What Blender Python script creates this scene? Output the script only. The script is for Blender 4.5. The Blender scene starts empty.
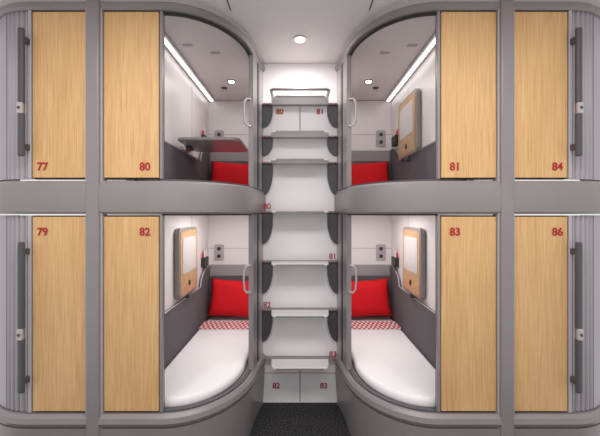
import bpy, bmesh, math, random
from mathutils import Vector, Matrix
U=0.005; HZ=270.0; D=340.0
random.seed(4)
sc=bpy.context.scene
sc.view_settings.view_transform='Standard'
def P(x,d,h): return Vector((x*U,d*U,(HZ+h)*U))

# ---------------- materials ----------------
def mat(name,col,rough=0.5,metal=0.0,noise=0.0,nscale=40,spec=0.5,bump=0.0,emit=None,es=0,sheen=0):
    m=bpy.data.materials.new(name); m.use_nodes=True
    nt=m.node_tree; b=nt.nodes['Principled BSDF']
    b.inputs['Roughness'].default_value=rough; b.inputs['Metallic'].default_value=metal
    b.inputs['Specular IOR Level'].default_value=spec
    b.inputs['Base Color'].default_value=(*col,1)
    if noise or bump:
        tc=nt.nodes.new('ShaderNodeTexCoord'); n=nt.nodes.new('ShaderNodeTexNoise')
        n.inputs['Scale'].default_value=nscale; n.inputs['Detail'].default_value=3
        nt.links.new(tc.outputs['Object'],n.inputs['Vector'])
        if noise:
            r=nt.nodes.new('ShaderNodeValToRGB')
            r.color_ramp.elements[0].position=.3; r.color_ramp.elements[1].position=.7
            r.color_ramp.elements[0].color=(*[max(0,c*(1-noise)) for c in col],1)
            r.color_ramp.elements[1].color=(*[min(1,c*(1+noise)) for c in col],1)
            nt.links.new(n.outputs['Fac'],r.inputs['Fac']); nt.links.new(r.outputs['Color'],b.inputs['Base Color'])
        if bump:
            bp=nt.nodes.new('ShaderNodeBump'); bp.inputs['Strength'].default_value=bump; bp.inputs['Distance'].default_value=.003
            nt.links.new(n.outputs['Fac'],bp.inputs['Height']); nt.links.new(bp.outputs['Normal'],b.inputs['Normal'])
    if emit:
        b.inputs['Emission Color'].default_value=(*emit,1); b.inputs['Emission Strength'].default_value=es
    return m
GREY=mat('taupe_lacquer',(.255,.229,.231),.34,0,.03,6)
GREYL=mat('light_grey_trim',(.44,.41,.42),.35)
GREYD=mat('dark_grey_plastic',(.075,.07,.08),.45)
SEAL=mat('rubber_seal',(.022,.020,.022),.6)
SILVER=mat('ribbed_silver',(.37,.35,.38),.4,.1)
WHITE=mat('white_panel',(.79,.75,.75),.35,0,.01,3)
CEIL=mat('ceiling_white',(.77,.73,.725),.6,0,.01,3)
STEPW=mat('step_white',(.86,.83,.835),.35)
PAD=mat('grey_padding',(.125,.115,.125),.85,0,.2,300,.3,.3)
PADL=mat('grey_padding_light',(.33,.315,.325),.8,0,.1,300,.3,.3)
SHEET=mat('bed_sheet',(.84,.82,.83),.9,0,.01,8,.2,.3)
RED=mat('red_fabric',(.68,.007,.014),.8,0,.12,250,.3,.3)
REDT=mat('red_number',(.40,.005,.012),.5)
FRAME=mat('screen_frame',(.28,.25,.235),.35,.2)
SCREEN=mat('screen_face',(.56,.52,.50),.15)
SCRW=mat('screen_wood',(.50,.31,.165),.4,0,.15,30)
TABLE=mat('table_laminate',(.34,.31,.31),.12,0,.05,20)
LED=mat('led_strip',(1,1,1),.5,emit=(1,.97,.95),es=3.2)
LAMP=mat('downlight_lens',(1,1,1),.5,emit=(1,.97,.92),es=12)
CHROME=mat('brushed_metal',(.6,.58,.57),.25,.9)
HANDW=mat('handle_white',(.74,.72,.72),.3)
BLACK=mat('black_plastic',(.02,.02,.022),.4)
PAPER=mat('paper',(.75,.72,.70),.6)

def wood():
    m=bpy.data.materials.new('light_oak'); m.use_nodes=True; nt=m.node_tree; b=nt.nodes['Principled BSDF']
    tc=nt.nodes.new('ShaderNodeTexCoord'); mp=nt.nodes.new('ShaderNodeMapping'); mp.inputs['Scale'].default_value=(75,75,2.0)
    n=nt.nodes.new('ShaderNodeTexNoise'); n.inputs['Scale'].default_value=2.2; n.inputs['Detail'].default_value=7; n.inputs['Roughness'].default_value=.7
    r=nt.nodes.new('ShaderNodeValToRGB'); e=r.color_ramp.elements
    e[0].position=.30; e[0].color=(.52,.285,.108,1); e[1].position=.66; e[1].color=(.75,.475,.22,1)
    mp2=nt.nodes.new('ShaderNodeMapping'); mp2.inputs['Scale'].default_value=(5,5,.7)
    n2=nt.nodes.new('ShaderNodeTexNoise'); n2.inputs['Scale'].default_value=2
    mx=nt.nodes.new('ShaderNodeMath'); mx.operation='MULTIPLY_ADD'; mx.inputs[1].default_value=.2
    L=nt.links.new
    L(tc.outputs['Object'],mp.inputs['Vector']); L(mp.outputs['Vector'],n.inputs['Vector'])
    L(tc.outputs['Object'],mp2.inputs['Vector']); L(mp2.outputs['Vector'],n2.inputs['Vector'])
    L(n2.outputs['Fac'],mx.inputs[0]); 
    s=nt.nodes.new('ShaderNodeMath'); s.operation='SUBTRACT'; s.inputs[1].default_value=.09
    L(n.outputs['Fac'],mx.inputs[2]); L(mx.outputs[0],s.inputs[0]); L(s.outputs[0],r.inputs['Fac'])
    L(r.outputs['Color'],b.inputs['Base Color']); b.inputs['Roughness'].default_value=.5
    return m
WOOD=wood()
def checker():
    m=bpy.data.materials.new('red_white_weave'); m.use_nodes=True; nt=m.node_tree; b=nt.nodes['Principled BSDF']
    tc=nt.nodes.new('ShaderNodeTexCoord'); c=nt.nodes.new('ShaderNodeTexChecker'); c.inputs['Scale'].default_value=52
    mp=nt.nodes.new('ShaderNodeMapping'); mp.inputs['Scale'].default_value=(1,.42,0); mp.inputs['Location'].default_value=(0,0,.5)
    c.inputs['Color1'].default_value=(.55,.008,.015,1); c.inputs['Color2'].default_value=(.80,.74,.74,1)
    nt.links.new(tc.outputs['Object'],mp.inputs['Vector']); nt.links.new(mp.outputs['Vector'],c.inputs['Vector']); nt.links.new(c.outputs['Color'],b.inputs['Base Color'])
    b.inputs['Roughness'].default_value=.9
    return m
CHECK=checker()
def carpet():
    m=bpy.data.materials.new('dark_carpet'); m.use_nodes=True; nt=m.node_tree; b=nt.nodes['Principled BSDF']
    tc=nt.nodes.new('ShaderNodeTexCoord'); n=nt.nodes.new('ShaderNodeTexNoise'); n.inputs['Scale'].default_value=110; n.inputs['Detail'].default_value=2
    r=nt.nodes.new('ShaderNodeValToRGB'); e=r.color_ramp.elements
    e[0].position=.45; e[0].color=(.008,.008,.010,1); e[1].position=.70; e[1].color=(.09,.086,.09,1)
    nt.links.new(tc.outputs['Object'],n.inputs['Vector']); nt.links.new(n.outputs['Fac'],r.inputs['Fac']); nt.links.new(r.outputs['Color'],b.inputs['Base Color'])
    b.inputs['Roughness'].default_value=.95
    return m
CARPET=carpet()

# ---------------- helpers ----------------
def empty(name,loc=None):
    e=bpy.data.objects.new(name,None); sc.collection.objects.link(e); e.empty_display_size=.05
    return e
def finish(name,bm,m,parent=None,bevel=0,smooth=False,seg=2):
    bmesh.ops.recalc_face_normals(bm,faces=bm.faces[:])
    me=bpy.data.meshes.new(name); bm.to_mesh(me); bm.free()
    for k in (m if isinstance(m,list) else [m]): me.materials.append(k)
    o=bpy.data.objects.new(name,me); sc.collection.objects.link(o)
    if smooth:
        for p in me.polygons: p.use_smooth=True
    if bevel:
        b=o.modifiers.new('bev','BEVEL'); b.width=bevel*U; b.segments=seg; b.limit_method='ANGLE'; b.angle_limit=math.radians(40)
    if parent: o.parent=parent
    return o
def box(name,x0,x1,d0,d1,h0,h1,m,parent=None,bevel=0,sg=1):
    bm=bmesh.new(); vs=[bm.verts.new(P(sg*x,d,h)) for x in(x0,x1) for d in(d0,d1) for h in(h0,h1)]
    for f in((0,1,3,2),(4,6,7,5),(0,4,5,1),(2,3,7,6),(0,2,6,4),(1,5,7,3)): bm.faces.new([vs[i] for i in f])
    return finish(name,bm,m,parent,bevel)
def slab(name,poly,h0,h1,m,parent=None,bevel=0,sg=1,seg=2,smooth=False):
    bm=bmesh.new(); a=[bm.verts.new(P(sg*x,d,h0)) for x,d in poly]; b=[bm.verts.new(P(sg*x,d,h1)) for x,d in poly]
    n=len(poly); bm.faces.new(a); bm.faces.new(b)
    for i in range(n): bm.faces.new([a[i],a[(i+1)%n],b[(i+1)%n],b[i]])
    return finish(name,bm,m,parent,bevel,smooth,seg)
def extr(name,pts,fn,m,parent=None,bevel=0):
    bm=bmesh.new(); a=[bm.verts.new(fn(p,0)) for p in pts]; b=[bm.verts.new(fn(p,1)) for p in pts]
    n=len(pts); bm.faces.new(a); bm.faces.new(b)
    for i in range(n): bm.faces.new([a[i],a[(i+1)%n],b[(i+1)%n],b[i]])
    return finish(name,bm,m,parent,bevel)
def normals(path):
    out=[]
    for i in range(len(path)):
        a=path[max(0,i-1)]; b=path[min(len(path)-1,i+1)]
        t=Vector((b[0]-a[0],b[1]-a[1])).normalized(); out.append((t.y,-t.x))
    return out
def sweep(name,path,prof,m,parent=None,sg=1,smooth=False,bevel=0):
    ns=normals(path); bm=bmesh.new(); rings=[]
    for (x,d),(nx,nd) in zip(path,ns):
        rings.append([bm.verts.new(P(sg*(x+nx*o),d+nd*o,h)) for o,h in prof])
    n=len(prof)
    for a,b in zip(rings,rings[1:]):
        for i in range(n): bm.faces.new([a[i],a[(i+1)%n],b[(i+1)%n],b[i]])
    bm.faces.new(rings[0]); bm.faces.new(rings[-1])
    o=finish(name,bm,m,parent,bevel)
    if smooth:
        me=o.data
        for p in me.polygons: p.use_smooth=True
        try: me.set_sharp_from_angle(angle=math.radians(30))
        except Exception: pass
    return o
def tube(name,pts,r,m,parent=None,cyc=False):
    c=bpy.data.curves.new(name,'CURVE'); c.dimensions='3D'; c.bevel_depth=r*U; c.bevel_resolution=3; c.use_fill_caps=True
    s=c.splines.new('POLY'); s.points.add(len(pts)-1)
    for i,p in enumerate(pts): s.points[i].co=(*p,1)
    s.use_cyclic_u=cyc
    c.materials.append(m); o=bpy.data.objects.new(name,c); sc.collection.objects.link(o)
    if parent:o.parent=parent
    return o
def disc(name,c,r,t,m,parent=None,axis='Z',seg=32):
    bm=bmesh.new(); bmesh.ops.create_cone(bm,cap_ends=True,segments=seg,radius1=r*U,radius2=r*U,depth=t*U)
    if axis=='Y': bmesh.ops.rotate(bm,matrix=Matrix.Rotation(math.pi/2,3,'X'),verts=bm.verts)
    if axis=='X': bmesh.ops.rotate(bm,matrix=Matrix.Rotation(math.pi/2,3,'Y'),verts=bm.verts)
    bmesh.ops.translate(bm,vec=c,verts=bm.verts)
    return finish(name,bm,m,parent)
def text(s,x,d,h,size,parent,m=REDT,name='number'):
    c=bpy.data.curves.new(name,'FONT'); c.body=s; c.size=size*U/0.70; c.align_x='CENTER'; c.align_y='CENTER'; c.extrude=.0004; c.offset=.0012
    c.materials.append(m); o=bpy.data.objects.new(name,c); sc.collection.objects.link(o)
    o.location=P(x,d,h); o.rotation_euler=(math.pi/2,0,0); o.parent=parent
    return o
def rrect(w,h,r,n=5):
    pts=[]
    for cx,cy,a0 in((w/2-r,h/2-r,0),(-w/2+r,h/2-r,90),(-w/2+r,-h/2+r,180),(w/2-r,-h/2+r,270)):
        for i in range(n+1):
            a=math.radians(a0+90*i/n); pts.append((cx+r*math.cos(a),cy+r*math.sin(a)))
    return pts

# ---------------- plan path (left bank) ----------------
outer=[(-270-70*math.sin(a),70-70*math.cos(a)) for a in [math.pi/2*i/14 for i in range(14,-1,-1)]]
inner=[(-138+77*math.sin(a),98-98*math.cos(a)) for a in [math.pi/2*i/22 for i in range(0,23)]]
post=[(-59.5,114),(-57,130),(-54,146)]
path=outer+inner+post
inpath=inner+post
YB=300
def inset(pth,o):
    ns=normals(pth); return [(x+n[0]*o,d+n[1]*o) for (x,d),n in zip(pth,ns)]
def podpoly(o,xs=-171,yb=YB-1,xr=-62):
    ip=[p for p in inset(inner,o)]
    ip=[(xs,ip[0][1])]+ip+[(min(ip[-1][0],xr),146),(xr,yb),(xs,yb)]
    return ip

# ---------------- room shell ----------------
box('floor',-360,360,-420,YB+20,-280,-270,CARPET)
box('ceiling',-380,380,-420,YB+20,216,226,CEIL)
box('wall_back',-380,380,YB+10,YB+20,-270,216,WHITE)
for i,(x0,x1) in enumerate(((-74,-73),(73,74))):
    box('trim_%d'%(i+1),x0,x1,-300,20,215.2,215.9,GREYD)

# ---------------- pods ----------------
NUMS={(-1,1):('77','80'),(-1,0):('79','82'),(1,1):('84','81'),(1,0):('86','83')}
for sg in(1,-1):
  for up in(1,0):
    side=-1 if sg==1 else 1
    pod=empty('sleeping_pod')
    mh=24 if up else -190
    if up:
        sweep('header_rail',path,[(-6,203),(2,203),(4,205),(4,209),(2,211),(-6,211)],GREY,pod,sg,True)
        sweep('header_cornice',path,[(-6,211.2),(1,211.2),(3,216),(-6,216)],GREYL,pod,sg,True)
        sweep('header_seal',inpath,[(-5,201.2),(-1,201.2),(-1,203),(-5,203)],SEAL,pod,sg,True)
        sweep('bed_rail',path,[(-7,0),(1.5,0),(4,2),(5,8),(5,25),(4,31),(1.5,33),(-7,33)],GREY,pod,sg,True)
        sweep('bed_rail_lip',inpath,[(-6,33),(0,33),(0,34.8),(-6,34.8)],GREYD,pod,sg,True)
        slab('ceiling_panel',podpoly(-4),213.5,215.9,CEIL,pod,0,sg)
        slab('bed_base',podpoly(-7.2),4,mh-13,GREYL,pod,0,sg)
    else:
        sweep('base_rail',path,[(-8,-211),(4,-211),(6,-207),(5,-202),(2,-199),(-8,-199)],GREY,pod,sg,True)
        sweep('base_groove',path,[(-8,-212.5),(2.5,-212.5),(2.5,-211),(-8,-211)],GREYD,pod,sg,True)
        sweep('base_skirt',path,[(-8,-270),(1,-270),(3,-240),(4,-212.5),(-8,-212.5)],GREY,pod,sg,True)
        sweep('base_seal',inpath,[(-6,-199),(-1,-199),(-1,-197.5),(-6,-197.5)],GREYD,pod,sg,True)
        sweep('upper_seal',inpath,[(-5,-1.5),(0,-1.5),(0,0),(-5,0)],SEAL,pod,sg,True)
        slab('ceiling_panel',podpoly(-7.2),0.2,3.5,CEIL,pod,0,sg)
        slab('bed_base',podpoly(-8.2),-262,mh-13,GREYL,pod,0,sg)
    h0,h1=(35,203) if up else (-198,-1.5)
    box('side_wall',-178,-172,8,YB,h0-30,h1+8 if up else h1,WHITE,pod,0,sg)
    box('end_wall',-178,-60,YB,YB+6,h0-30,h1+10 if up else h1,WHITE,pod,0,sg)
    box('inner_wall',-62,-58,147,YB,h0-2,h1+8 if up else h1,WHITE,pod,0,sg)
    box('backing_panel',-268,-141,4,7,h0,h1,SEAL,pod,0,sg)
    box('oak_panel_outer',-266.7,-213.8,-1,4,h0+1.2,h1-1.2,WOOD,pod,.6,sg)
    box('oak_panel_inner',-195.6,-141,-1,4,h0+1.2,h1-1.2,WOOD,pod,.6,sg)
    box('jamb_strip',-140,-137.2,-1,4,h0,h1,GREY,pod,.5,sg)
    box('jamb_seal',-139.6,-138,4,6.5,h0,h1,SEAL,pod,0,sg)
    box('outer_strip',-270.5,-267.6,-2,4,h0,h1,GREYL,pod,.5,sg)
    ro=[]
    for i in range(0,361):
        ad=90*i/360; a=math.radians(ad); rr=69.5+(0 if ad>24 else 2.8*abs(math.sin(math.pi*ad/4.8))-2.4)
        ro.append((-271-rr*math.sin(a),70-rr*math.cos(a)))
    ro=ro[::-1]
    sweep('ribbed_corner',ro,[(-3,h0),(0,h0),(0,h1),(-3,h1)],SILVER,pod,sg,False)
    hb0,hb1=(56,181) if up else (-174,-27)
    bx=-270.5
    box('pull_bar',bx-3,bx+3,-12,-8,hb0,hb1,GREYD,pod,1.8,sg)
    for hh in(hb0+10,hb1-10): box('pull_bar_mount',bx-2,bx+2,-8.2,-1,hh-3,hh+3,GREYD,pod,.6,sg)
    hm=(hb0+hb1)/2-16
    box('lock_plate',bx-2.8,bx+2.8,-13.2,-7.5,hm-5.5,hm+5.5,GREYL,pod,1,sg)
    disc('lock_button',P(sg*bx,-13.4,hm),1.4,.8,GREYD,pod,'Y',16)
    # inner post
    sweep('post_outer',inner[-2:]+post[:2],[(-4,h0-1),(2,h0-1),(2,h1+1),(-4,h1+1)],GREY,pod,sg)
    sweep('post_inner',post[1:]+[(-53,150)],[(-4,h0-1),(1,h0-1),(1,h1+1),(-4,h1+1)],GREYL,pod,sg)
    sweep('post_seal',[(-60,116),(-59.2,121)],[(-3,h0),(3.2,h0),(3.2,h1),(-3,h1)],SEAL,pod,sg)
    tube('post_edge',[P(sg*-63.5,92,h0),P(sg*-63.5,92,h1)],.7,CHROME,pod)
    c0=128 if up else -82
    pts=[P(sg*(-62.5),90,c0+17),P(sg*(-66.5),87,c0+17),P(sg*(-69.5),86,c0+13),P(sg*(-70.5),85,c0),P(sg*(-69.5),86,c0-13),P(sg*(-66.5),87,c0-17),P(sg*(-62.5),90,c0-17)]
    tube('door_handle',pts,1.3,GREYL,None)
    pb=mh+95; ps=mh+66
    sp=[(12,mh-14),(YB-4,mh-14),(YB-4,pb)]
    for i in range(9):
        t=i/8; a=math.pi/2*t
        sp.append((YB-10-55*math.sin(a), ps+(pb-ps)*(math.cos(a))))
    sp.append((12,ps))
    extr('side_padding',sp,lambda p,k:P(sg*(-172+3.5*k),p[0],p[1]),PAD,pod,1)
    box('end_padding',-168.5,-63,YB-4,YB-.2,mh-14,pb-22,PAD,pod,1,sg)
    box('end_padding_top',-168.5,-63,YB-4,YB-.2,pb-21,pb,PADL,pod,1,sg)
    pip=[P(sg*-168,12,ps+.5)]+[P(sg*-168,q[0],q[1]+.5) for q in sp[3:12][::-1]]
    tube('padding_piping',pip,.9,GREYL,pod)
    box('side_seam',-172,-171.6,200,201,ps,h1,GREYL,pod,0,sg)
    box('end_seam',-172,-62,YB-.5,YB,(pb+30),(pb+31),GREYL,pod,0,sg)
    if up:
        # recessed linear light in a housing set in from the wall
        box('led_housing',-171.9,-158,20,YB-4,211,213.4,GREYL,pod,0,sg)
        box('led_strip',-166.5,-162,24,YB-6,209.6,210.9,LED,pod,0,sg)
        for (lx,ld,lr) in((-110,205,4.5),(-128,235,3)):
            l=empty('pod_downlight')
            disc('ring',P(sg*lx,ld,212.9),lr+2,1.2,GREYD,l)
            disc('lens',P(sg*lx,ld,212.0),lr,.8,LAMP if lr>4 else GREYD,l)
        for (vx,vd) in((-142,90),(-112,110)):
            box('ceiling_vent',vx-6,vx+6,vd-3,vd+3,212.7,213.5,GREYL,None,.3,sg)
    n1,n2=NUMS[(side,up)]
    hz=47 if up else -18
    text(n1,side*256.5,-1.5,hz,7.6,pod); text(n2,side*154.5,-1.5,hz,7.6,pod)

    mp=podpoly(-9.5,xs=-168,yb=YB-5,xr=-66)
    slab('mattress',mp,mh-12,mh,SHEET,None,5,sg,5)
    box('blanket_runner',-167,-67,219,255,mh+.2,mh+2.4,CHECK,None,.8,sg)
    bm=bmesh.new(); N=18; W,Hh=(92,67); grid={}
    for s in(1,-1):
        for i in range(N+1):
            for j in range(N+1):
                u=-1+2*i/N; v=-1+2*j/N
                edge=(i in(0,N) or j in(0,N))
                th=0 if edge else 11*((1-u**4)*(1-v**4))**.5
                px=u*(1-.07*(1-v*v))*W/2; pz=v*(1-.07*(1-u*u))*Hh/2
                th+= 0 if edge else .8*math.sin(5*u+3*v*s)*(1-u*u)
                if edge and s==-1: grid[(s,i,j)]=grid[(1,i,j)]
                else: grid[(s,i,j)]=bm.verts.new(Vector((px,-s*th,pz))*U)
        for i in range(N):
            for j in range(N):
                bm.faces.new([grid[(s,i,j)],grid[(s,i+1,j)],grid[(s,i+1,j+1)],grid[(s,i,j+1)]])
    bmesh.ops.transform(bm,matrix=Matrix.Translation(P(sg*-118,274,mh+38))@Matrix.Rotation(math.radians(3*sg),4,'Y')@Matrix.Rotation(math.radians(-14),4,'X'),verts=bm.verts)
    finish('pillow',bm,RED,None,0,True)

    def screen(c0,c1,s0,s1):
        tv=empty('wall_screen')
        w=s1-s0; h=c1-c0; cx=(s0+s1)/2; ch=(c0+c1)/2
        extr('frame',rrect(w,h,9),lambda p,k:P(sg*(-171+7*k),cx+p[0],ch+p[1]),FRAME,tv,1)
        extr('wood_bezel',rrect(w-8,h-8,7),lambda p,k:P(sg*(-164+.5*k),cx+p[0],ch+p[1]),SCRW,tv)
        extr('face',rrect(w-24,h*.52,4),lambda p,k:P(sg*(-163.5+.5*k),cx+p[0],ch+h*.10+p[1]),SCREEN,tv)
        disc('knob',P(sg*-163.2,cx,ch-h*.33),4,1,BLACK,tv,'X')
        box('bracket',-171.5,-162,cx-4,cx+4,c0-6,c0+1,GREYD,tv,1,sg)
    if up and sg==1:
        t=empty('fold_down_table')
        pts=rrect(86,92,12,6)
        slab('table_top',[(-124+a,160+b) for a,b in pts],99,103,TABLE,t,1,sg)
        box('hinge_arm',-171.5,-164.5,150,172,92,98.9,CHROME,t,1,sg)
        box('hinge_pin',-164.4,-158,153,169,94,98.5,GREYD,t,1,sg)
    elif up:
        screen(88,180,140,228)
    else:
        screen(-118,-20,122,204)
    b=empty('brochure_holder'); hb=mh+100
    box('pocket',-171.9,-165,250,275,hb-3,hb+14,BLACK,b,.8,sg)
    box('leaflet_red',-170.5,-168.6,253,272,hb,hb+22,RED,b,0,sg)
    box('leaflet_white',-168.2,-166.8,255,270,hb,hb+27,PAPER,b,0,sg)
    o=empty('power_outlet'); ox=-152; oh=mh+118
    extr('plate',rrect(18,30,3),lambda p,k:P(sg*(ox+p[0]),YB-.6-1.4*k,oh+p[1]),GREYL,o)
    for dz in(7,-7):
        disc('socket',P(sg*ox,YB-2.4,oh+dz),3.6,1,GREYD,o,'Y',20)
        disc('socket_inner',P(sg*ox,YB-3.0,oh+dz),2,.6,BLACK,o,'Y',16)

# ---------------- grey full-height posts ----------------
for sg in(1,-1):
    po=empty('partition_post')
    box('post_body',-211,-198,-6,7,-270,212,GREY,po,1.6,sg)
    box('post_line_a',-212.8,-211.2,-3,6,-270,211,GREYL,po,0,sg)
    box('post_line_b',-197.8,-196.3,-3,6,-270,211,GREYL,po,0,sg)

# ---------------- staircase ----------------
st=empty('staircase')
box('riser_panel',-53,53,147,152,-270,215.5,STEPW,st)
steps=[156,110,73,4,-66,-134,-203]
for k,h in enumerate(steps):
    box('step_plate',-53,53,137,147,h-2,h,GREY,st,.4)
    tp=[(-40,137),(-38.5,116),(-36.5,110),(-32,107.5)]
    tp=tp+[(-x,d) for x,d in tp[::-1]]
    slab('tread',tp,h-2.4,h-.2,STEPW,st,.6)
    box('tread_nose',-32,32,106.5,107.7,h-2.6,h-.2,GREY,st,.4)
    nxt=steps[k+1] if k+1<len(steps) else -270
    gh=min(44,(h-nxt)*.66)
    for s in(1,-1):
        if k<6:
            g=[(-53,h-3),(-39,h-3),(-39,h-3-gh*.25)]
            for i in range(1,9):
                a=math.pi/2*i/8
                g.append((-39-14*(1-math.cos(a)), h-3-gh*.25-gh*.75*math.sin(a)))
            extr('side_gusset',g,lambda p,kk:P(s*p[0],141+5.8*kk,p[1]),GREYD,st,.4)
        disc('led_dot',P(s*50,136.6,h-1.2),1.1,.6,RED,st,'Y',12)
tube('grab_bar',[P(-38,136,163),P(-38,108,163),P(-34,104,163),P(34,104,163),P(38,108,163),P(38,136,163)],2.0,GREY,st)
box('divider_upper',-.5,.5,146.3,147,112,153,GREYD,st)
box('divider_lower',-.5,.5,146.3,147,-268,-208,GREYD,st)
box('kick_line',-53,53,146.3,147,-228,-227,GREYL,st)
text('80',-29,146.2,146,7.5,st); text('81',29,146.2,146,7.5,st)
text('80',-46,135.8,10.5,7.5,st); text('81',46,135.8,-59.5,7.5,st)
text('82',-46,135.8,-127.5,7.5,st); text('83',46,135.8,-196.5,7.5,st)
text('82',-34,146.2,-246,7.5,st); text('83',34,146.2,-246,7.5,st)

cd=empty('ceiling_downlight')
disc('ring',P(0,79,215.3),8,1.4,CHROME,cd); disc('lens',P(0,79,214.4),5.5,.9,LAMP,cd)

# ---------------- lights ----------------
def area(name,x,d,h,sx,sy,e,rot=(0,0,0),col=(1,.97,.95),spread=180):
    l=bpy.data.lights.new(name,'AREA'); l.shape='RECTANGLE'; l.size=sx; l.size_y=sy; l.energy=e; l.color=col; l.spread=math.radians(spread)
    o=bpy.data.objects.new(name,l); sc.collection.objects.link(o); o.location=P(x,d,h); o.rotation_euler=rot
    return o
area('corridor_light',0,-200,213,2.6,.5,37)
area('aisle_spot',0,79,212.5,.08,.08,4)
for sg in(1,-1):
    area('pod_lamp_light',-112*sg,170,207,.25,.5,1.9)
    area('pod_lamp_light',-112*sg,170,-1,.25,.5,4.2)
w=bpy.data.worlds.new('World'); sc.world=w; w.use_nodes=True
w.node_tree.nodes['Background'].inputs[0].default_value=(1,.975,.975,1)
w.node_tree.nodes['Background'].inputs[1].default_value=.86

# ---------------- camera ----------------
cam=bpy.data.cameras.new('camera'); co=bpy.data.objects.new('camera',cam); sc.collection.objects.link(co)
co.location=P(0,-D,0); co.rotation_euler=(math.pi/2,0,0); cam.lens=36*D/600; cam.sensor_width=36; cam.shift_y=-4/600; cam.clip_start=.02
sc.camera=co
